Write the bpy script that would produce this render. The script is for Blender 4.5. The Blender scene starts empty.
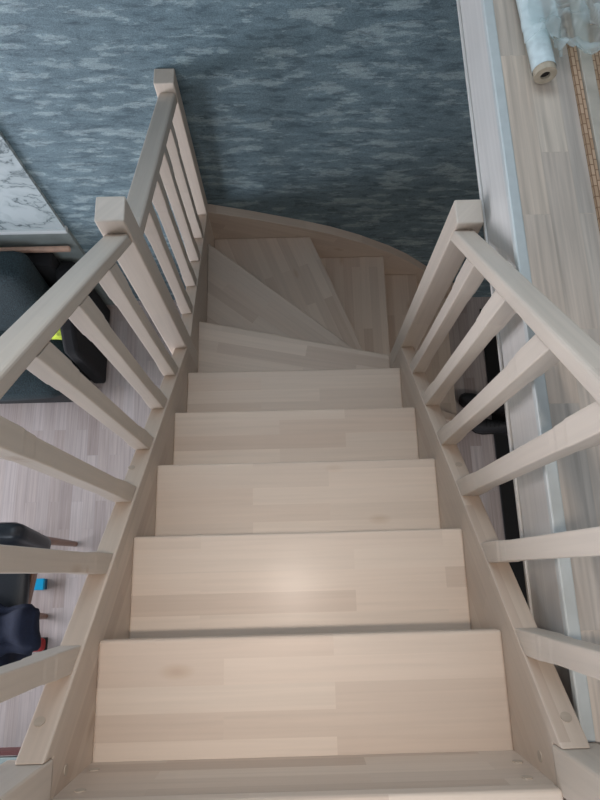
import bpy, bmesh, math, random
from mathutils import Vector, Matrix, noise
random.seed(7)
scene = bpy.context.scene
COL = scene.collection
G, RI, HW = 0.2005, 0.2109, 0.376          # going, rise, half width of the stair
FLOOR_Z, UP_Z, WALL_Y = -2.32, 0.17, 1.745

# ------------------------------------------------------------------ camera
cam = bpy.data.cameras.new('camera'); cam_ob = bpy.data.objects.new('camera', cam); COL.objects.link(cam_ob)
Rv = Vector((0.99967517, -0.02541254, 0.00194047)); Uv = Vector((0.02395654, 0.96291885, 0.26872546)); Fv = Vector((0.00869751, 0.26859168, -0.96321486))
m = Matrix((Rv, Uv, -Fv)).transposed().to_4x4(); m.translation = Vector((-0.00066, 0.11428, 1.22339))
cam_ob.matrix_world = m
cam.sensor_width = 36; cam.lens = 615.1 / 800 * 36; cam.clip_start = 0.02
scene.camera = cam_ob

# ------------------------------------------------------------------ light
vs = scene.view_settings
vs.view_transform = 'Standard'; vs.look = 'None'; vs.gamma = 1; vs.use_curve_mapping = False
vs.exposure = -0.2
w = bpy.data.worlds.new('world'); scene.world = w; w.use_nodes = True
bg = w.node_tree.nodes['Background']; bg.inputs[0].default_value = (0.62, 0.8, 1.0, 1); bg.inputs[1].default_value = 1.0

def area(name, loc, target, sx, sy, power, col, shape='RECTANGLE'):
    l = bpy.data.lights.new(name, 'AREA'); l.shape = shape; l.size = sx
    if shape == 'RECTANGLE': l.size_y = sy
    l.energy = power; l.color = col
    o = bpy.data.objects.new(name, l); COL.objects.link(o); o.location = loc
    o.rotation_euler = (Vector(target) - Vector(loc)).to_track_quat('-Z', 'Y').to_euler()
    return o
# daylight through the living room window and the back window; front one is added
area('daylight_lower_window', (-3.9, 0.2, -1.5), (0, 0.2, -2.0), 2.3, 1.4, 200, (0.90, 0.91, 1.0))
area('front_fill', (-1.2, -3.5, 1.80), (-0.6, 1.7, 0.3), 3.6, 1.3, 95, (0.82, 0.89, 1.0))  # unseen fill added to brighten the upper back wall and rails
area('daylight_back_window', (-0.2, 1.80, 1.55), (-0.2, -0.4, 0.6), 1.5, 1.1, 22, (0.76, 0.89, 1.0))
l = area('ceiling_lamp', (-0.03, 0.02, 2.5), (-0.03, 0.02, 0), 0.13, 0.13, 1.9, (1.0, 0.89, 0.80), 'DISK'); l.data.spread = math.radians(42)
area('hall_fill', (2.3, -0.6, -0.1), (2.0, -0.2, -2.3), 0.5, 0.5, 14, (1.0, 0.9, 0.82))  # fill light added to lift the dark hall floor

# ------------------------------------------------------------------ materials
def new_mat(name):
    mt = bpy.data.materials.new(name); mt.use_nodes = True
    nt = mt.node_tree; return mt, nt, nt.nodes['Principled BSDF']
def N(nt, t, **kw):
    n = nt.nodes.new(t)
    for k, v in kw.items():
        if k.startswith('i_'): n.inputs[k[2:].replace('_', ' ')].default_value = v
        else: setattr(n, k, v)
    return n
def ramp(nt, stops, interp='LINEAR'):
    r = nt.nodes.new('ShaderNodeValToRGB'); r.color_ramp.interpolation = interp
    e = r.color_ramp.elements
    while len(e) < len(stops): e.new(0.5)
    for i, (p, c) in enumerate(stops): e[i].position = p; e[i].color = (*c, 1) if len(c) == 3 else c
    return r
def wood(name, cols, stave_w=0.045, stave_l=0.55, grain=0.10, rough=0.42, seam=0.0, knots=True, coat=0.15):
    """glued staves: UV x runs along the grain in metres"""
    mt, nt, b = new_mat(name); L = nt.links.new
    uv = N(nt, 'ShaderNodeUVMap')
    oi = N(nt, 'ShaderNodeObjectInfo')
    off = N(nt, 'ShaderNodeVectorMath', operation='SCALE'); off.inputs[0].default_value = (7.3, 3.1, 0); L(oi.outputs['Random'], off.inputs['Scale'])
    add = N(nt, 'ShaderNodeVectorMath', operation='ADD'); L(uv.outputs[0], add.inputs[0]); L(off.outputs[0], add.inputs[1])
    br = N(nt, 'ShaderNodeTexBrick', offset=0.37, offset_frequency=2, squash=1.0)
    br.inputs['Color1'].default_value = (0, 0, 0, 1); br.inputs['Color2'].default_value = (1, 1, 1, 1); br.inputs['Mortar'].default_value = (.5, .5, .5, 1)
    br.inputs['Scale'].default_value = 1; br.inputs['Mortar Size'].default_value = 0.0006 if seam else 0.0; br.inputs['Mortar Smooth'].default_value = 0
    br.inputs['Brick Width'].default_value = stave_l; br.inputs['Row Height'].default_value = stave_w
    L(add.outputs[0], br.inputs['Vector'])
    rp = ramp(nt, [(i / (len(cols) - 1), c) for i, c in enumerate(cols)]); L(br.outputs['Color'], rp.inputs[0])
    # long fine grain, shifted per stave
    sh = N(nt, 'ShaderNodeVectorMath', operation='MULTIPLY_ADD'); sh.inputs[1].default_value = (2.2, 60, 1)
    L(add.outputs[0], sh.inputs[0])
    sc = N(nt, 'ShaderNodeVectorMath', operation='SCALE'); sc.inputs['Scale'].default_value = 23; L(br.outputs['Color'], sc.inputs[0]); L(sc.outputs[0], sh.inputs[2])
    n1 = N(nt, 'ShaderNodeTexNoise'); n1.inputs['Scale'].default_value = 1.6; n1.inputs['Detail'].default_value = 5; n1.inputs['Distortion'].default_value = 0.6
    L(sh.outputs[0], n1.inputs['Vector'])
    g1 = ramp(nt, [(0.25, (1 - grain * 1.3,) * 3), (0.7, (1 + grain * .5,) * 3)]); L(n1.outputs[0], g1.inputs[0])
    mx = N(nt, 'ShaderNodeMix', data_type='RGBA', blend_type='MULTIPLY'); mx.inputs[0].default_value = 1
    L(rp.outputs[0], mx.inputs[6]); L(g1.outputs[0], mx.inputs[7])
    # broad cathedral figure
    sh2 = N(nt, 'ShaderNodeVectorMath', operation='MULTIPLY_ADD'); sh2.inputs[1].default_value = (1.1, 9, 1); L(add.outputs[0], sh2.inputs[0]); L(sc.outputs[0], sh2.inputs[2])
    wv = N(nt, 'ShaderNodeTexWave', wave_type='BANDS', bands_direction='Y'); wv.inputs['Scale'].default_value = 1.4; wv.inputs['Distortion'].default_value = 7; wv.inputs['Detail'].default_value = 2; wv.inputs['Detail Scale'].default_value = .7
    L(sh2.outputs[0], wv.inputs['Vector'])
    g2 = ramp(nt, [(0.0, (1 - grain * .55,) * 3), (0.35, (1, 1, 1))]); L(wv.outputs[0], g2.inputs[0])
    mx2 = N(nt, 'ShaderNodeMix', data_type='RGBA', blend_type='MULTIPLY'); mx2.inputs[0].default_value = 1
    L(mx.outputs[2], mx2.inputs[6]); L(g2.outputs[0], mx2.inputs[7])
    last = mx2.outputs[2]
    if knots:
        vs_ = N(nt, 'ShaderNodeVectorMath', operation='MULTIPLY'); vs_.inputs[1].default_value = (2.4, 5.5, 1); L(add.outputs[0], vs_.inputs[0])
        vo = N(nt, 'ShaderNodeTexVoronoi'); vo.inputs['Scale'].default_value = 1.0; L(vs_.outputs[0], vo.inputs['Vector'])
        kr = ramp(nt, [(0.0, (0.72, 0.62, 0.55)), (0.045, (0.88, .82, .76)), (0.09, (1, 1, 1))]); L(vo.outputs['Distance'], kr.inputs[0])
        mx3 = N(nt, 'ShaderNodeMix', data_type='RGBA', blend_type='MULTIPLY'); mx3.inputs[0].default_value = 0.8
        L(last, mx3.inputs[6]); L(kr.outputs[0], mx3.inputs[7]); last = mx3.outputs[2]
    if seam:
        mx4 = N(nt, 'ShaderNodeMix', data_type='RGBA', blend_type='MULTIPLY'); L(br.outputs['Fac'], mx4.inputs[0])
        L(last, mx4.inputs[6]); mx4.inputs[7].default_value = (seam, seam, seam, 1); last = mx4.outputs[2]
    L(last, b.inputs['Base Color'])
    b.inputs['Roughness'].default_value = rough
    b.inputs['Coat Weight'].default_value = coat; b.inputs['Coat Roughness'].default_value = 0.22
    bp = N(nt, 'ShaderNodeBump'); bp.inputs['Strength'].default_value = 0.06; bp.inputs['Distance'].default_value = 0.002; L(n1.outputs[0], bp.inputs['Height']); L(bp.outputs[0], b.inputs['Normal'])
    return mt
def plain(name, col, rough=0.6, metal=0, nscale=0, namt=0.15, bump=0, sheen=0):
    mt, nt, b = new_mat(name); L = nt.links.new
    b.inputs['Roughness'].default_value = rough; b.inputs['Metallic'].default_value = metal
    b.inputs['Base Color'].default_value = (*col, 1)
    if sheen: b.inputs['Sheen Weight'].default_value = sheen
    if nscale:
        tc = N(nt, 'ShaderNodeTexCoord'); n = N(nt, 'ShaderNodeTexNoise'); n.inputs['Scale'].default_value = nscale; n.inputs['Detail'].default_value = 4
        L(tc.outputs['Object'], n.inputs['Vector'])
        r = ramp(nt, [(0.3, tuple(c * (1 - namt) for c in col)), (0.7, tuple(min(1, c * (1 + namt)) for c in col))]); L(n.outputs[0], r.inputs[0]); L(r.outputs[0], b.inputs['Base Color'])
        if bump:
            bp = N(nt, 'ShaderNodeBump'); bp.inputs['Strength'].default_value = bump; bp.inputs['Distance'].default_value = 0.004; L(n.outputs[0], bp.inputs['Height']); L(bp.outputs[0], b.inputs['Normal'])
    return mt

BIRCH = wood('stair_wood', [(.50, .39, .31), (.59, .485, .395), (.56, .455, .37), (.63, .52, .425), (.53, .415, .33)], grain=.045, rough=.5, coat=.08)
RAILW = wood('rail_wood', [(.56, .475, .40), (.62, .53, .445), (.59, .50, .415)], stave_w=.09, stave_l=1.1, grain=.045, knots=True, rough=.48, coat=.08)
PLUG = wood('plug_wood', [(.44, .36, .29), (.48, .40, .32)], grain=.08, knots=False)
FASC = wood('fascia_wood', [(.60, .575, .54), (.67, .645, .61), (.63, .60, .56)], stave_w=.16, stave_l=2.4, grain=.06, knots=False)
LIP = plain('painted_trim', (.54, .565, .55), .35, nscale=40, namt=.04)
LAM = wood('laminate_floor', [(.34, .285, .265), (.44, .385, .365), (.50, .45, .435), (.40, .34, .315), (.47, .41, .385)], stave_w=.066, stave_l=.42, grain=.16, rough=.32, seam=.75, knots=False, coat=.1)
UPF = wood('upper_floor_wood', [(.66, .53, .42), (.50, .43, .37), (.74, .61, .49), (.47, .42, .37), (.68, .54, .43)], stave_w=.055, stave_l=.38, grain=.19, rough=.4, seam=.8, knots=False, coat=.05)
CHW = plain('chair_wood', (.23, .12, .08), .4, nscale=30)
SOFW = plain('sofa_wood', (.55, .36, .27), .5, nscale=30)
BLKF = plain('black_fabric', (.005, .005, .006), .95, nscale=200, bump=.3)
TEAL = plain('teal_fabric', (.016, .029, .034), .95, nscale=160, namt=.6, bump=.7)
LEATH = plain('black_leather', (.014, .018, .024), .35, nscale=120, bump=.15)
NAVY = plain('navy_fabric', (.005, .009, .026), .9, nscale=90, bump=.3)
RED = plain('red_felt', (.35, .03, .03), .8, nscale=90)
CYAN = plain('blue_plastic', (.0, .34, .62), .35)
DCY = plain('dark_blue_plastic', (.0, .10, .22), .35)
LIME = plain('lime_fabric', (.45, .55, .05), .8, nscale=40, namt=.5)
MAT = plain('black_rubber', (.004, .004, .004), .9, nscale=200)
SHOE = plain('shoe_leather', (.02, .02, .022), .55, nscale=80, bump=.2)
SOLE = plain('shoe_sole', (.008, .008, .008), .7)
WALLP = plain('white_paint', (.42, .44, .45), .8)
CEIL = plain('ceiling_paint', (.7, .71, .71), .9)
SLAT = plain('pale_green_paint', (.28, .33, .31), .5, nscale=20)
MARG = plain('grey_green_paint', (.24, .28, .27), .6, nscale=10)
MRIM = plain('pale_rim', (.62, .66, .66), .4)
CORE = plain('cardboard', (.46, .38, .28), .8, nscale=60)
CSHADE = plain('core_shade', (.02, .014, .01), .9)  # near-black colour standing in for the shade inside the core
DRED = plain('dark_red_wood', (.12, .035, .03), .5)
PALE = plain('pale_batten', (.50, .44, .36), .6, nscale=20)

def wallpaper():
    mt, nt, b = new_mat('wallpaper'); L = nt.links.new
    tc = N(nt, 'ShaderNodeTexCoord')
    def nz(sx, sy, sz, scale, det, rough=.55, dist=0):
        v = N(nt, 'ShaderNodeVectorMath', operation='MULTIPLY'); v.inputs[1].default_value = (sx, sy, sz); L(tc.outputs['Object'], v.inputs[0])
        n = N(nt, 'ShaderNodeTexNoise'); n.inputs['Scale'].default_value = scale; n.inputs['Detail'].default_value = det; n.inputs['Roughness'].default_value = rough; n.inputs['Distortion'].default_value = dist
        L(v.outputs[0], n.inputs['Vector']); return n
    a = nz(7, 1, 26, 1.0, 8, .62, .15)
    r1 = ramp(nt, [(0.34, (.095, .135, .155)), (0.42, (.112, .156, .176)), (0.545, (.122, .168, .188)), (0.558, (.195, .25, .266)), (0.72, (.22, .275, .29))]); L(a.outputs[0], r1.inputs[0])
    c = nz(13, 1, 46, 1.0, 6, .72, .2)
    r2 = ramp(nt, [(0.36, (.62, .64, .66)), (0.435, (.74, .75, .77)), (0.45, (1, 1, 1)), (0.575, (1.0, 1.0, 1.0)), (0.585, (1.22, 1.21, 1.2))]); L(c.outputs[0], r2.inputs[0])
    mx = N(nt, 'ShaderNodeMix', data_type='RGBA', blend_type='MULTIPLY'); mx.inputs[0].default_value = 1; L(r1.outputs[0], mx.inputs[6]); L(r2.outputs[0], mx.inputs[7])
    d = nz(260, 1, 330, 1.0, 2)
    r3 = ramp(nt, [(0.35, (.78, .78, .78)), (0.65, (1.18, 1.18, 1.18))]); L(d.outputs[0], r3.inputs[0])
    mx2 = N(nt, 'ShaderNodeMix', data_type='RGBA', blend_type='MULTIPLY'); mx2.inputs[0].default_value = 1; L(mx.outputs[2], mx2.inputs[6]); L(r3.outputs[0], mx2.inputs[7])
    hs = N(nt, 'ShaderNodeHueSaturation'); hs.inputs['Value'].default_value = 1.28; hs.inputs['Saturation'].default_value = 1.12; L(mx2.outputs[2], hs.inputs['Color'])
    L(hs.outputs[0], b.inputs['Base Color']); b.inputs['Roughness'].default_value = .62
    return mt
def marble():
    mt, nt, b = new_mat('marble'); L = nt.links.new
    tc = N(nt, 'ShaderNodeTexCoord')
    n0 = N(nt, 'ShaderNodeTexNoise'); n0.inputs['Scale'].default_value = 3; n0.inputs['Detail'].default_value = 6; L(tc.outputs['Object'], n0.inputs['Vector'])
    v = N(nt, 'ShaderNodeVectorMath', operation='MULTIPLY_ADD'); v.inputs[1].default_value = (.5, .5, .5); L(n0.outputs['Color'], v.inputs[0]); L(tc.outputs['Object'], v.inputs[2])
    mp = N(nt, 'ShaderNodeMapping'); mp.inputs['Rotation'].default_value = (0, math.radians(35), 0); mp.inputs['Scale'].default_value = (1, 1, 2.3); L(v.outputs[0], mp.inputs[0])
    n = N(nt, 'ShaderNodeTexNoise'); n.inputs['Scale'].default_value = 5.5; n.inputs['Detail'].default_value = 5; L(mp.outputs[0], n.inputs['Vector'])
    s = N(nt, 'ShaderNodeMath', operation='SUBTRACT'); L(n.outputs[0], s.inputs[0]); s.inputs[1].default_value = .5
    ab = N(nt, 'ShaderNodeMath', operation='ABSOLUTE'); L(s.outputs[0], ab.inputs[0])
    r = ramp(nt, [(0.0, (.09, .12, .13)), (0.012, (.26, .31, .32)), (0.03, (.36, .42, .43)), (.12, (.42, .48, .49))]); L(ab.outputs[0], r.inputs[0])
    L(r.outputs[0], b.inputs['Base Color']); b.inputs['Roughness'].default_value = .3
    return mt
def film():
    mt, nt, b = new_mat('plastic_film'); L = nt.links.new
    b.inputs['Base Color'].default_value = (.80, .88, .88, 1); b.inputs['Roughness'].default_value = .18
    b.inputs['Specular IOR Level'].default_value = .9
    tr = N(nt, 'ShaderNodeBsdfTransparent'); tr.inputs[0].default_value = (.93, .97, .97, 1)
    tl = N(nt, 'ShaderNodeBsdfTranslucent'); tl.inputs[0].default_value = (.8, .86, .86, 1)
    tc = N(nt, 'ShaderNodeTexCoord'); n = N(nt, 'ShaderNodeTexNoise'); n.inputs['Scale'].default_value = 9; n.inputs['Detail'].default_value = 2; n.inputs['Distortion'].default_value = .6
    L(tc.outputs['Object'], n.inputs['Vector'])
    r = ramp(nt, [(0.35, (.30, .30, .30)), (0.65, (.62, .62, .62))]); L(n.outputs[0], r.inputs[0])
    m0 = N(nt, 'ShaderNodeMixShader'); m0.inputs[0].default_value = .35; L(b.outputs[0], m0.inputs[1]); L(tl.outputs[0], m0.inputs[2])
    m1 = N(nt, 'ShaderNodeMixShader'); L(r.outputs[0], m1.inputs[0]); L(tr.outputs[0], m1.inputs[1]); L(m0.outputs[0], m1.inputs[2])
    bp = N(nt, 'ShaderNodeBump'); bp.inputs['Strength'].default_value = .25; bp.inputs['Distance'].default_value = .006; L(n.outputs[0], bp.inputs['Height']); L(bp.outputs[0], b.inputs['Normal'])
    L(m1.outputs[0], nt.nodes['Material Output'].inputs[0])
    return mt
def blocks():
    mt, nt, b = new_mat('brown_blocks'); L = nt.links.new
    uv = N(nt, 'ShaderNodeUVMap')
    br = N(nt, 'ShaderNodeTexBrick', offset=.5); br.inputs['Color1'].default_value = (.44, .28, .17, 1); br.inputs['Color2'].default_value = (.56, .38, .25, 1); br.inputs['Mortar'].default_value = (.24, .13, .07, 1)
    br.inputs['Scale'].default_value = 1; br.inputs['Mortar Size'].default_value = .0012; br.inputs['Brick Width'].default_value = .024; br.inputs['Row Height'].default_value = .0085
    L(uv.outputs[0], br.inputs['Vector']); L(br.outputs[0], b.inputs['Base Color']); b.inputs['Roughness'].default_value = .6
    return mt
WALLB, MARBLE, FILM, BLOCK = wallpaper(), marble(), film(), blocks()

# ------------------------------------------------------------------ helpers
def uvmap(bm, grain, u0=0, v0=0):
    lay = bm.loops.layers.uv.verify(); g = Vector(grain).normalized()
    for f in bm.faces:
        n = f.normal
        t = g - n * g.dot(n)
        if t.length < .2: t = n.orthogonal()
        t.normalize(); v = n.cross(t)
        # keep the across axis pointing one way so that neighbouring faces agree
        k = max(range(3), key=lambda i: abs(v[i]))
        if v[k] < 0: v = -v
        for l in f.loops:
            p = l.vert.co; l[lay].uv = (p.dot(t) + u0, p.dot(v) + v0)
def build(name, bm, mat, parent=None, grain=(1, 0, 0), bevel=0, seg=2, smooth=False, u0=None, v0=None):
    bmesh.ops.recalc_face_normals(bm, faces=bm.faces[:]); bm.normal_update()
    uvmap(bm, grain, random.uniform(0, 9) if u0 is None else u0, random.uniform(0, 9) if v0 is None else v0)
    me = bpy.data.meshes.new(name); bm.to_mesh(me); bm.free()
    if smooth:
        for p in me.polygons: p.use_smooth = True
    me.materials.append(mat)
    o = bpy.data.objects.new(name, me); COL.objects.link(o)
    if parent is not None: o.parent = parent
    if bevel:
        b = o.modifiers.new('bevel', 'BEVEL'); b.width = bevel; b.segments = seg; b.limit_method = 'ANGLE'; b.angle_limit = math.radians(35)
    return o
def box_bm(x0, x1, y0, y1, z0, z1, bm=None):
    bm = bm or bmesh.new()
    vs_ = [bm.verts.new((x, y, z)) for x in (x0, x1) for y in (y0, y1) for z in (z0, z1)]
    for f in ((0, 1, 3, 2), (4, 6, 7, 5), (0, 4, 5, 1), (2, 3, 7, 6), (0, 2, 6, 4), (1, 5, 7, 3)): bm.faces.new([vs_[i] for i in f])
    return bm
def prism_bm(pts, axis, a, b, bm=None):
    """extrude a 2D outline along x, y or z"""
    bm = bm or bmesh.new()
    def P(p, t): return {'x': (t, p[0], p[1]), 'y': (p[0], t, p[1]), 'z': (p[0], p[1], t)}[axis]
    A = [bm.verts.new(P(p, a)) for p in pts]; B = [bm.verts.new(P(p, b)) for p in pts]
    bm.faces.new(A); bm.faces.new(B[::-1])
    n = len(pts)
    for i in range(n): bm.faces.new((A[i], B[i], B[(i + 1) % n], A[(i + 1) % n]))
    return bm
def loft_bm(rings, bm=None, cap=True):
    bm = bm or bmesh.new()
    R_ = [[bm.verts.new(p) for p in r] for r in rings]; n = len(rings[0])
    for a, b in zip(R_, R_[1:]):
        for i in range(n): bm.faces.new((a[i], a[(i + 1) % n], b[(i + 1) % n], b[i]))
    if cap: bm.faces.new(R_[0][::-1]); bm.faces.new(R_[-1])
    return bm
def cyl_bm(c0, c1, r0, r1=None, n=16, bm=None, cap=True):
    c0, c1 = Vector(c0), Vector(c1); r1 = r0 if r1 is None else r1
    d = (c1 - c0).normalized(); u = d.orthogonal().normalized(); v = d.cross(u)
    return loft_bm([[c + (u * math.cos(t) + v * math.sin(t)) * r for t in [2 * math.pi * i / n for i in range(n)]] for c, r in ((c0, r0), (c1, r1))], bm, cap)
def soft_bm(x0, x1, y0, y1, z0, z1, r=.05, n=10, puff=.0, rot=None, wob=0, seed=0):
    """a rounded, slightly puffed cushion"""
    bm = bmesh.new(); bmesh.ops.create_cube(bm, size=2); bmesh.ops.subdivide_edges(bm, edges=bm.edges[:], cuts=n, use_grid_fill=True)
    h = Vector(((x1 - x0) / 2, (y1 - y0) / 2, (z1 - z0) / 2)); c = Vector(((x0 + x1) / 2, (y0 + y1) / 2, (z0 + z1) / 2)); r = min(r, *h)
    for v in bm.verts:
        p = Vector((v.co.x * h.x, v.co.y * h.y, v.co.z * h.z))
        q = Vector([max(-(h[i] - r), min(h[i] - r, p[i])) for i in range(3)])
        d = p - q
        if d.length > 1e-6: p = q + d.normalized() * r
        k = (1 - v.co.x ** 2) * (1 - v.co.y ** 2) + (1 - v.co.y ** 2) * (1 - v.co.z ** 2) + (1 - v.co.x ** 2) * (1 - v.co.z ** 2)
        nrm = Vector((p.x / h.x, p.y / h.y, p.z / h.z)).normalized()
        p = p + nrm * puff * k
        if wob: p = p + nrm * wob * noise.noise(p * 9 + Vector((seed, 0, 0)))
        if rot: p = rot @ p
        v.co = p + c
    return bm
def tag(o, label=None, cat=None, group=None, kind=None):
    if label: o['label'] = label
    if cat: o['category'] = cat
    if group: o['group'] = group
    if kind: o['kind'] = kind
    return o
def thing(name, loc, label, cat, group=None):
    o = bpy.data.objects.new(name, None); COL.objects.link(o); o.location = loc; o.empty_display_size = .1
    return tag(o, label, cat, group)
def under(o, root):
    """keep world placement while hanging a part below its (unrotated) thing"""
    o.parent = root
    off = Vector((0, 0, 0)); p = root
    while p is not None: off += p.location; p = p.parent
    o.location = o.location - off
    return o
def part(name, bm, mat, root, **kw): return under(build(name, bm, mat, **kw), root)
def struct(name, bm, mat, **kw): return tag(build(name, bm, mat, **kw), kind='structure')

# ------------------------------------------------------------------ the setting
XL, XR, YF, ZC = -4.0, 3.6, -3.6, 2.7
struct('floor', box_bm(XL, XR, YF, WALL_Y, FLOOR_Z - .1, FLOOR_Z), LAM, grain=(0, 1, 0), u0=0, v0=0)
wb_ = bmesh.new(); H = (-1.0, .6, .95, 2.15)
for q in ((XL - .1, H[0], FLOOR_Z - .1, ZC + .1), (H[1], XR + .1, FLOOR_Z - .1, ZC + .1), (H[0], H[1], FLOOR_Z - .1, H[2]), (H[0], H[1], H[3], ZC + .1)): box_bm(q[0], q[1], WALL_Y, WALL_Y + .04, q[2], q[3], wb_)
struct('wall_back', wb_, WALLB)
def wall_with_holes(name, x0, x1, holes):
    ys = sorted({YF, WALL_Y, *[h[0] for h in holes], *[h[1] for h in holes]}); zs = sorted({FLOOR_Z - .1, ZC, *[h[2] for h in holes], *[h[3] for h in holes]})
    bm = bmesh.new()
    for a, b in zip(ys, ys[1:]):
        for c, d in zip(zs, zs[1:]):
            if not any(h[0] <= a and b <= h[1] and h[2] <= c and d <= h[3] for h in holes): box_bm(x0, x1, a, b, c, d, bm)
    return struct(name, bm, WALLP)
wall_with_holes('wall_left', XL - .12, XL, [(-1.0, 1.4, -2.25, -.75)])
struct('wall_right', box_bm(XR, XR + .12, YF, WALL_Y, FLOOR_Z - .1, ZC), WALLP)
wf = bmesh.new()
for q in ((XL, -3.1, FLOOR_Z - .1, ZC), (.7, XR, FLOOR_Z - .1, ZC), (-3.1, .7, FLOOR_Z - .1, .95), (-3.1, .7, 2.35, ZC)): box_bm(q[0], q[1], YF - .12, YF, q[2], q[3], wf)
struct('wall_front', wf, WALLP)
wf = bmesh.new()
for q in ((-3.1, -3.05, .95, 2.35), (.65, .7, .95, 2.35), (-1.225, -1.175, 1.0, 2.3), (-3.05, .65, .95, 1.0), (-3.05, .65, 2.3, 2.35)): box_bm(q[0], q[1], YF - .1, YF + .01, q[2], q[3], wf)
struct('window_2', wf, WALLP)  # frame of the unseen front opening added for the fill light
struct('ceiling', box_bm(XL, XR, YF, WALL_Y, ZC, ZC + .1), CEIL)
for i, (a, b, c, d) in enumerate([(-1.0, 1.4, -2.25, -.75)]):
    bm = bmesh.new(); x0, x1 = XL - .1, XL + .01
    box_bm(x0, x1, a, a + .05, c, d, bm); box_bm(x0, x1, b - .05, b, c, d, bm); box_bm(x0, x1, a + .05, b - .05, c, c + .05, bm); box_bm(x0, x1, a + .05, b - .05, d - .05, d, bm); box_bm(x0, x1, (a + b) / 2 - .025, (a + b) / 2 + .025, c + .05, d - .05, bm)
    struct('window_%d' % (i + 1), bm, WALLP)
bm = bmesh.new()
for q in ((-1.0, -.96, .95, 2.15), (.56, .6, .95, 2.15), (-.96, .56, .95, .99), (-.96, .56, 2.11, 2.15)): box_bm(q[0], q[1], WALL_Y - .01, WALL_Y + .03, q[2], q[3], bm)
struct('window_3', bm, WALLP)
struct('baseboard_back', box_bm(XL, -.45, WALL_Y - .014, WALL_Y, FLOOR_Z, FLOOR_Z + .06), LAM)
# upper floor beside the stair and the landing behind it
up = bmesh.new()
box_bm(.463, XR, -.235, WALL_Y, -.02, UP_Z, up); box_bm(.4505, .463, -.15, WALL_Y, .1565, UP_Z, up); box_bm(-.52, XR, YF, -.235, -.02, UP_Z, up)
struct('floor.001', up, UPF, grain=(0, 1, 0), u0=.13, v0=.021)
struct('trim_1', box_bm(.447, .463, -.15, WALL_Y, -.030, .156), FASC, grain=(0, 1, 0), bevel=.002)
struct('trim_2', box_bm(.428, .4503, -.15, WALL_Y, .157, .1735), LIP, grain=(0, 1, 0), bevel=.003)
struct('trim_3', box_bm(.441, .447, -.15, WALL_Y, -.030, -.020), FASC, grain=(0, 1, 0), bevel=.002)

# ------------------------------------------------------------------ the staircase
ST = thing('staircase', (0, 0, FLOOR_Z), 'pale whitewashed wooden staircase with winder steps and slatted railings, descending beside the blue wallpapered wall', 'staircase')
def top1(y): return .078 - 1.015 * y
def string_poly():
    return [(-.145, .225), (.88, top1(.88)), (.965, -.895), (1.07, -.935), (1.70, -1.243), (1.745, -1.262), (1.745, -1.70), (.93, -1.38), (-.212, -.15), (-.212, .190), (-.145, .190)]
left_string = part('string', prism_bm(string_poly(), 'x', -HW, -.420), BIRCH, ST, grain=(0, .702, -.712), bevel=.003)
right_string = part('string', prism_bm([(-.145, .225), (.92, top1(.92)), (.92, -1.36), (-.212, -.15), (-.212, .190), (-.145, .190)], 'x', HW, .420), BIRCH, ST, grain=(0, .702, -.712), bevel=.003)
# curved-top string along the wall
crv = [(-.42, -1.238), (-.376, -1.243), (-.188, -1.305), (.045, -1.392), (.192, -1.455), (.346, -1.540), (.513, -1.655), (.62, -1.745), (.704, -1.835), (.80, -1.94), (1.0, -2.15)]
back_string = part('string', prism_bm(crv + [(1.0, FLOOR_Z), (.86, FLOOR_Z), (-.42, -1.75)], 'y', 1.70, 1.744), BIRCH, ST, grain=(1, 0, -.45), bevel=.002)
near_string = part('string', prism_bm([(.42, -1.55), (.98, -2.13), (.98, FLOOR_Z), (.80, FLOOR_Z), (.42, -1.95)], 'y', .872, .915), BIRCH, ST, grain=(1, 0, -1), bevel=.003)

def tread(poly, z, grain=(1, 0, 0), t=.030):
    return part('tread', prism_bm(poly, 'z', z - t, z), BIRCH, ST, grain=grain, bevel=.006, seg=3)
def riser(p, q, z0, z1, t=.014):
    p, q = Vector((*p, 0)), Vector((*q, 0)); d = (q - p).normalized(); n = Vector((-d.y, d.x, 0))
    poly = [p, q, q - n * t, p - n * t]
    return part('riser', prism_bm([(v.x, v.y) for v in poly], 'z', z0, z1), BIRCH, ST, grain=tuple(d), bevel=.001)
for k in range(-1, 5):
    y = k * G; z = -k * RI
    tread([(-.3765, y - G - .04 if k > -1 else y - .13), (.3765, y - G - .04 if k > -1 else y - .13), (.3765, y), (-.3765, y)], z)
    if k == -1: top_riser = riser((.3765, y - .0155), (-.3765, y - .0155), z - RI, z - .0302)
    else: riser((.3765, y - .046), (-.3765, y - .046), z - RI, z - .0302)
W = [(-5 * RI, [(-.3765, .76), (.3765, .76), (.3765, .925), (-.3765, 1.088)], (1, -.2, 0)),
     (-6 * RI, [(-.3765, 1.04), (.3765, .88), (.3765, .932), (.20, 1.085), (-.3765, 1.558)], (1, -.78, 0)),
     (-7 * RI, [(-.3765, 1.50), (.30, .92), (.378, .926), (.378, .96), (.20, 1.431), (.094, 1.7005), (-.3765, 1.7005)], (.36, -.93, 0)),
     (-8 * RI, [(.05, 1.7005), (.36, .916), (.484, .916), (.484, 1.7005)], (0, 1, 0)),
     (-9 * RI, [(.45, .916), (.695, .916), (.695, 1.7005), (.45, 1.7005)], (0, 1, 0)),
     (-10 * RI, [(.66, .916), (.905, .916), (.905, 1.7005), (.66, 1.7005)], (0, 1, 0))]
for z, poly, g in W: tread(poly, z, g)
riser((.376, .895), (-.376, 1.058), -6 * RI, -5 * RI - .0302)
riser((.372, .90), (-.376, 1.520), -7 * RI, -6 * RI - .0302)
riser((.355, .925), (.064, 1.70), -8 * RI, -7 * RI - .0302)
riser((.454, .916), (.454, 1.70), -9 * RI, -8 * RI - .0302)
riser((.665, .916), (.665, 1.70), -10 * RI, -9 * RI - .0302)
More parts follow.
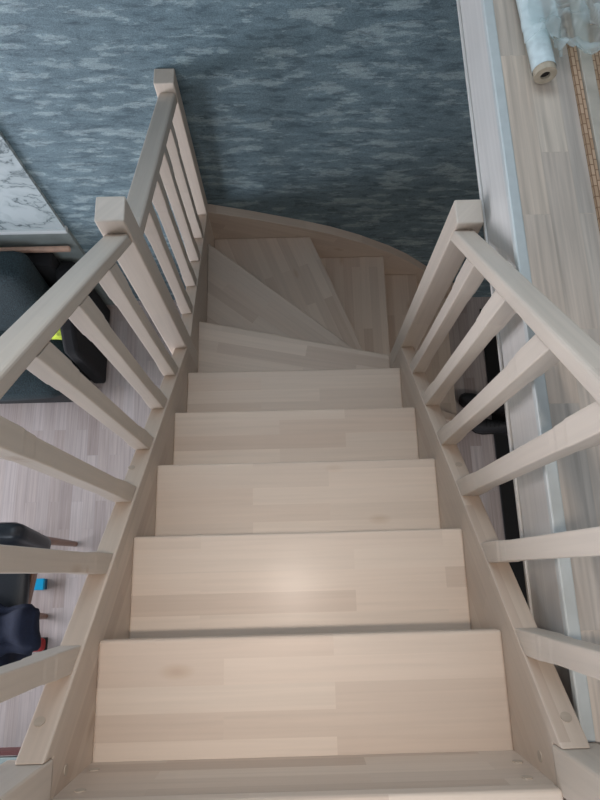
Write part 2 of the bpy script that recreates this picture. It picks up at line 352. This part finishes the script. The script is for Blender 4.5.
riser((.875, .916), (.875, 1.70), FLOOR_Z, -10 * RI - .0302)

def newel(x0, x1, y0, y1, z0, z1, fl=0):
    return part('newel_post', prism_bm([(x0, y0), (x1, y0), (x1, y1), (x0, y1)], 'z', z0, z1), RAILW, ST, grain=(0, 0, 1), bevel=.004, seg=3)
RX0, RX1, LX0, LX1 = .374, .4365, -.443, -.3755
newel(LX0, LX1, .885, .950, -1.30, -.003)          # left, where the stair turns
newel(RX0, RX1, .860, .922, -1.95, -.003)          # right
newel(LX0, LX1, 1.680, 1.742, -1.55, -.455)       # by the wall
top_left = newel(-.445, -.3745, -.212, -.1455, .1905, 1.12)
top_right = newel(.3745, .4445, -.212, -.1455, .1905, 1.12)

def rail(x0, x1, ya, yb, f, t=.046):
    return part('handrail', prism_bm([(ya, f(ya)), (yb, f(yb)), (yb, f(yb) - t), (ya, f(ya) - t)], 'x', x0, x1), RAILW, ST, grain=(0, yb - ya, f(yb) - f(ya)), bevel=.007, seg=3)
rl = lambda y: .842 - 1.015 * y
r2 = lambda y: .322 - .487 * y
rail(-.4355, -.3795, -.1455, .886, rl); rail(.3735, .4225, -.1455, .861, rl); rail(-.4345, -.378, .949, 1.681, r2)

def baluster(xc, yc, fb, ft, wb=.0205, wm=.018):
    """square stick, thicker at both ends, cut to the slopes of string and rail"""
    zb, zt = fb(yc), ft(yc)
    def ring(w_, z=None, f=None): return [(xc + sx * w_, yc + sy * w_, f(yc + sy * w_) if f else z) for sx, sy in ((-1, -1), (1, -1), (1, 1), (-1, 1))]
    rings = [ring(wb, f=lambda y: fb(y) - .001), ring(wb, zb + .085), ring(wb - .001, zb + .095), ring(wm + .001, zb + .125), ring(wm, zb + .135),
             ring(wm, zt - .165), ring(wm + .001, zt - .155), ring(wb - .001, zt - .125), ring(wb, zt - .115), ring(wb, f=ft)]
    return part('baluster', loft_bm(rings), RAILW, ST, grain=(0, 0, 1), bevel=.0025, seg=2)
under_rail = lambda y: rl(y) - .045
for yy in (.753, .603, .452, .299, .140, -.020): baluster(-.402, yy - .0, top1, under_rail)
for yy in (.737, .590, .443, .292, .142, -.012): baluster(.398, yy, top1, under_rail)
def top2(y): return -.935 - (y - 1.07) * .489
for yy in (1.085, 1.235, 1.385, 1.535): baluster(-.402, yy, top2, lambda y: r2(y) - .045)

# round wood plugs over the screws
def plug(pos, nrm, host, r=.0085):
    nrm = Vector(nrm).normalized(); p = Vector(pos)
    o = part('wood_plug', cyl_bm(p - nrm * .004, p + nrm * .0012, r, n=20), PLUG, host, grain=(1, 0, 0)); return o
SN = (0, .712, .702)
for s, h, pts in ((-1, left_string, ((-.098, -.405), (.375, -.412))), (1, right_string, ((-.11, .402), (.36, .402)))):
    for y, x in pts: plug((x, y, top1(y)), SN, h)
for x, z in ((-.345, .150), (-.357, .045), (.345, .150), (.358, .07)): plug((x, -.2015, z), (0, 1, 0), top_riser)
plug((-.376, -.178, .13), (1, 0, 0), left_string); plug((.376, -.178, .13), (-1, 0, 0), right_string)

# ------------------------------------------------------------------ living room seen on the left
t = thing('marble_panel', (-2.0, WALL_Y - .02, FLOOR_Z), 'white marble-veined panel with dark veins on the blue wall above the dark sofa', 'panel')
part('marble_slab', box_bm(-2.9, -1.085, WALL_Y - .018, WALL_Y - .0005, -1.40, -.30), MARBLE, t, bevel=.001)
tag(part('ledge', box_bm(-2.9, -1.078, WALL_Y - .030, WALL_Y - .0005, -1.425, -1.40), MRIM, t, bevel=.002), 'pale narrow ledge')
tag(part('base_board', box_bm(-2.9, -1.075, WALL_Y - .024, WALL_Y - .0005, FLOOR_Z + .06, -1.425), MARG, t, bevel=.001), 'grey-green base board')

t = thing('sofa', (-1.9, 1.4, FLOOR_Z), 'dark teal fabric sofa with a black arm and wooden back rail against the wall', 'sofa')
part('frame', box_bm(-2.7, -1.20, 1.10, 1.68, FLOOR_Z + .06, -2.02), BLKF, t, bevel=.02)
part('arm', prism_bm([(1.22, FLOOR_Z + .03), (1.70, FLOOR_Z + .03), (1.70, -1.66), (1.62, -1.60), (1.34, -1.72), (1.24, -1.80)], 'x', -1.20, -1.12), BLKF, t, bevel=.02, seg=3)
part('back', box_bm(-2.7, -1.20, 1.62, 1.70, -2.02, -1.56), BLKF, t, bevel=.015)
tag(part('back_rail', box_bm(-2.7, -1.10, 1.68, 1.705, -1.545, -1.515), SOFW, t, bevel=.008), 'pale wooden back rail')
rotm = Matrix.Rotation(math.radians(-7), 3, 'X')
part('back_cushion', soft_bm(-1.95, -1.275, 1.44, 1.62, -1.97, -1.415, r=.05, puff=.010, rot=rotm), TEAL, t, smooth=True)
part('back_cushion', soft_bm(-2.66, -1.97, 1.44, 1.62, -1.97, -1.415, r=.05, puff=.010, rot=rotm), TEAL, t, smooth=True)
part('seat_cushion', soft_bm(-1.95, -1.245, 1.06, 1.52, -2.03, -1.90, r=.05, puff=.02), TEAL, t, smooth=True)
part('seat_cushion', soft_bm(-2.66, -1.97, 1.06, 1.52, -2.03, -1.90, r=.05, puff=.02), TEAL, t, smooth=True)
for x in (-2.6, -1.28):
    for y in (1.16, 1.62): part('leg', cyl_bm((x, y, FLOOR_Z), (x, y, FLOOR_Z + .07), .018, .022), CHW, t)
o = build('toy', soft_bm(-1.305, -1.207, 1.35, 1.47, -1.868, -1.80, r=.03, n=10, wob=.04, seed=3), LIME, smooth=True)
tag(o, 'small lime green crumpled soft toy on the dark sofa seat', 'toy')

t = thing('armchair', (-1.5, .1, FLOOR_Z), 'black leather chair with brown wooden legs on the living room floor', 'chair')
part('backrest', soft_bm(-1.62, -1.20, .245, .335, -1.88, -1.49, r=.035, n=8, puff=.008, rot=Matrix.Rotation(math.radians(-8), 3, 'X')), LEATH, t, smooth=True)
part('seat', soft_bm(-1.66, -1.325, -.12, .24, -1.95, -1.875, r=.03, n=8, puff=.008), LEATH, t, smooth=True)
tag(part('seat_frame', prism_bm([(-1.68, -.14), (-1.345, -.14), (-1.285, .26), (-1.68, .26)], 'z', -1.975, -1.93), CHW, t, bevel=.006), 'brown wooden rim')
for a, b in (((-1.235, .292, -1.78), (-1.25, .295, FLOOR_Z)), ((-1.36, -.06, -1.97), (-1.385, -.085, FLOOR_Z)), ((-1.62, .22, -1.97), (-1.66, .30, FLOOR_Z)), ((-1.62, -.09, -1.97), (-1.66, -.14, FLOOR_Z))):
    part('leg', cyl_bm(a, b, .022, .015, n=12), CHW, t, bevel=.003)
bm = soft_bm(-1.56, -1.235, -.20, -.02, -1.84, -1.77, r=.04, n=10, puff=.03, wob=.06, seed=1)
b2 = soft_bm(-1.60, -1.36, -.31, -.185, -2.14, -1.83, r=.05, n=10, puff=.02, wob=.05, seed=5)
me_ = bpy.data.meshes.new('tmp'); b2.to_mesh(me_); bm.from_mesh(me_); b2.free(); bpy.data.meshes.remove(me_)
tag(build('garment', bm, NAVY, smooth=True), 'navy blue garment lying bunched over the front of the black chair', 'clothing')
t = thing('toy_box', (-1.42, .09, FLOOR_Z), 'small bright blue box on the floor beside the black chair', 'box')
part('body', box_bm(-1.45, -1.388, .055, .112, FLOOR_Z, FLOOR_Z + .035), DCY, t, bevel=.004)
part('lid', box_bm(-1.452, -1.386, .053, .114, FLOOR_Z + .035, FLOOR_Z + .055), CYAN, t, bevel=.004)
t = thing('slipper', (-1.43, -.22, FLOOR_Z), 'red slipper on the floor just below the navy garment', 'slipper')
part('upper', soft_bm(-1.50, -1.36, -.26, -.19, FLOOR_Z + .012, FLOOR_Z + .06, r=.028, n=8), RED, t, smooth=True)
part('sole', box_bm(-1.50, -1.36, -.258, -.192, FLOOR_Z, FLOOR_Z + .012), SOLE, t, bevel=.004)
t = thing('slatted_bench', (-1.5, -.7, FLOOR_Z), 'low pale slatted bench at the lower left beyond the stair newel', 'bench')
for i in range(5): part('slat', box_bm(-2.1, -1.27, -.68 - .062 * i - .05, -.68 - .062 * i, -1.99, -1.965), SLAT, t, grain=(1, 0, 0), bevel=.003)
tag(part('edge_rail', box_bm(-2.1, -1.27, -.672, -.652, -2.03, -1.965), DRED, t, bevel=.003), 'dark red edge rail')
for x in (-2.05, -1.32):
    for y in (-.70, -.94): part('leg', box_bm(x - .02, x + .02, y - .02, y + .02, FLOOR_Z, -1.99), SLAT, t)

# ------------------------------------------------------------------ hall floor seen through the right railing
o = build('floor_mat', box_bm(1.165, 2.3, -.35, 1.66, FLOOR_Z, FLOOR_Z + .012), MAT, bevel=.003)
tag(o, 'black mat on the lower floor under the edge of the upper floor', 'mat')
def shoe(loc, rz, label):
    t = thing('shoe', loc, label, 'shoe', 'black shoes on the dark mat')
    prof = [(-.135, .030), (-.125, .038), (-.09, .040), (-.04, .033), (.02, .038), (.07, .047), (.11, .043), (.135, .025), (.142, .006)]
    def shell(zf, s):
        rings = []
        for x, w_ in prof:
            h = zf(x); n = 14
            rings.append([(x, math.cos(a) * w_ * s, (.018 if False else .014) + max(0, math.sin(a)) * h + min(0, math.sin(a)) * .004) for a in [2 * math.pi * i / n for i in range(n)]])
        return loft_bm(rings)
    u = build('upper', shell(lambda x: .085 if x < -.03 else .085 - (x + .03) * .28, 1), SHOE, smooth=True); u.parent = t
    s = build('sole', prism_bm([(x, w_ + .003) for x, w_ in prof] + [(x, -w_ - .003) for x, w_ in prof[::-1]], 'z', 0, .014), SOLE, bevel=.002); s.parent = t
    op = build('opening', cyl_bm((-.075, 0, .092), (-.075, 0, .101), .026, .028, n=18), SOLE); op.parent = t
    lc = bmesh.new()
    for i in range(4): cyl_bm((.0 + i * .022, -.02, .092 - i * .0065), (.0 + i * .022, .02, .092 - i * .0065), .0025, n=8, bm=lc)
    l = build('laces', lc, SOLE); l.parent = t
    t.rotation_euler = (0, 0, rz); return t
shoe((1.115, 1.045, FLOOR_Z + .012), math.radians(165), 'black shoe with its toe sticking out past the mat, the farther of the pair')
shoe((1.17, .90, FLOOR_Z + .012), math.radians(172), 'black shoe on the mat edge, the nearer of the pair, half behind a baluster')

# ------------------------------------------------------------------ things on the upper floor
t = thing('film_roll', (.52, 1.15, UP_Z), 'roll of clear plastic film with crumpled loose film on the upper wooden floor', 'plastic roll')
a = Vector((.5245, 1.085, UP_Z + .0265)); b_ = Vector((.507, 1.40, UP_Z + .0265)); dn = (a - b_).normalized()
part('wrapped_film', cyl_bm(a - dn * .002, b_, .0235, n=28, cap=False), plain('wound_film', (.62, .70, .70), .25, nscale=50, namt=.12, bump=.3), t, smooth=True)
core = bmesh.new(); n_ = 28
d = dn; u_ = d.orthogonal().normalized(); v_ = d.cross(u_)
ring = lambda c, r: [c + (u_ * math.cos(2 * math.pi * i / n_) + v_ * math.sin(2 * math.pi * i / n_)) * r for i in range(n_)]
core = loft_bm([ring(b_, .0225), ring(a + d * .012, .0225), ring(a + d * .012, .010), ring(a - d * .05, .010)], cap=False)
part('cardboard_core', core, CORE, t)
part('core_shade_disc', cyl_bm(a + d * .004, a + d * .006, .0115, n=18), CSHADE, t)  # dark disc painted as the shade inside the tube
def crumple(x0, x1, y0, y1, zf, nx, ny, amp, seed, edge=.0, fold=None):
    bm = bmesh.new(); gr = []
    for j in range(ny + 1):
        row = []
        for i in range(nx + 1):
            u, v = i / nx, j / ny
            x, y = x0 + (x1 - x0) * u, y0 + (y1 - y0) * v
            q = Vector((x * 9 + seed, y * 9, 0))
            w1 = noise.noise(q * .8) * 1.3; z = zf(x, y) + amp * (1 - min(1, abs(noise.noise(Vector((q.x * 1.3 + w1, q.y * .9 + w1, 2)))) * 3)) * 1.2 + amp * .5 * (1 - min(1, abs(noise.noise(Vector((q.x * 2.6 + w1, q.y * 1.7 - w1, 8)))) * 4)) + amp * .4 * noise.noise(q * 2.5)
            ex = edge * noise.noise(Vector((v * 5, seed, 1))) * (1 if u < .5 else -1); ey = edge * noise.noise(Vector((u * 5, seed, 7)))
            row.append(bm.verts.new((x + ex * (1 - 2 * min(u, 1 - u)), y + ey * (1 - 2 * min(v, 1 - v)), z)))
        gr.append(row)
    for j in range(ny):
        for i in range(nx): bm.faces.new((gr[j][i], gr[j][i + 1], gr[j + 1][i + 1], gr[j + 1][i]))
    return bm
def over(x, y):
    s = max(0, 1 - abs(x - .52) / .05)
    return UP_Z + .006 + .058 * min(1, s * 2.2)
part('loose_film', crumple(.484, .575, 1.135, 1.62, over, 40, 90, .012, 1.0, .012), FILM, t, smooth=True)
part('loose_film', crumple(.540, .86, 1.125, 1.50, lambda x, y: UP_Z + .010 + .02 * max(0, 1 - (x - .535) / .2), 80, 80, .030, 9.0, .03), FILM, t, smooth=True)
for i, (x0, x1, mt, y0, lab) in enumerate(((.594, .610, BLOCK, .42, 'narrow strip of orange-brown wood blocks, nearer the stair'), (.6385, .668, BLOCK, .42, 'narrow strip of orange-brown wood blocks, farther from the stair'))):
    tag(build('block_strip', box_bm(x0, x1, y0, 1.70, UP_Z, UP_Z + .006), mt, grain=(0, 1, 0), u0=0, v0=0), lab, 'wood strip', 'brown wood strips on the upper floor')
tag(build('batten', box_bm(.6115, .637, .42, 1.70, UP_Z, UP_Z + .012), PALE, grain=(0, 1, 0), bevel=.002), 'pale wooden batten between the two brown block strips on the upper floor', 'batten')
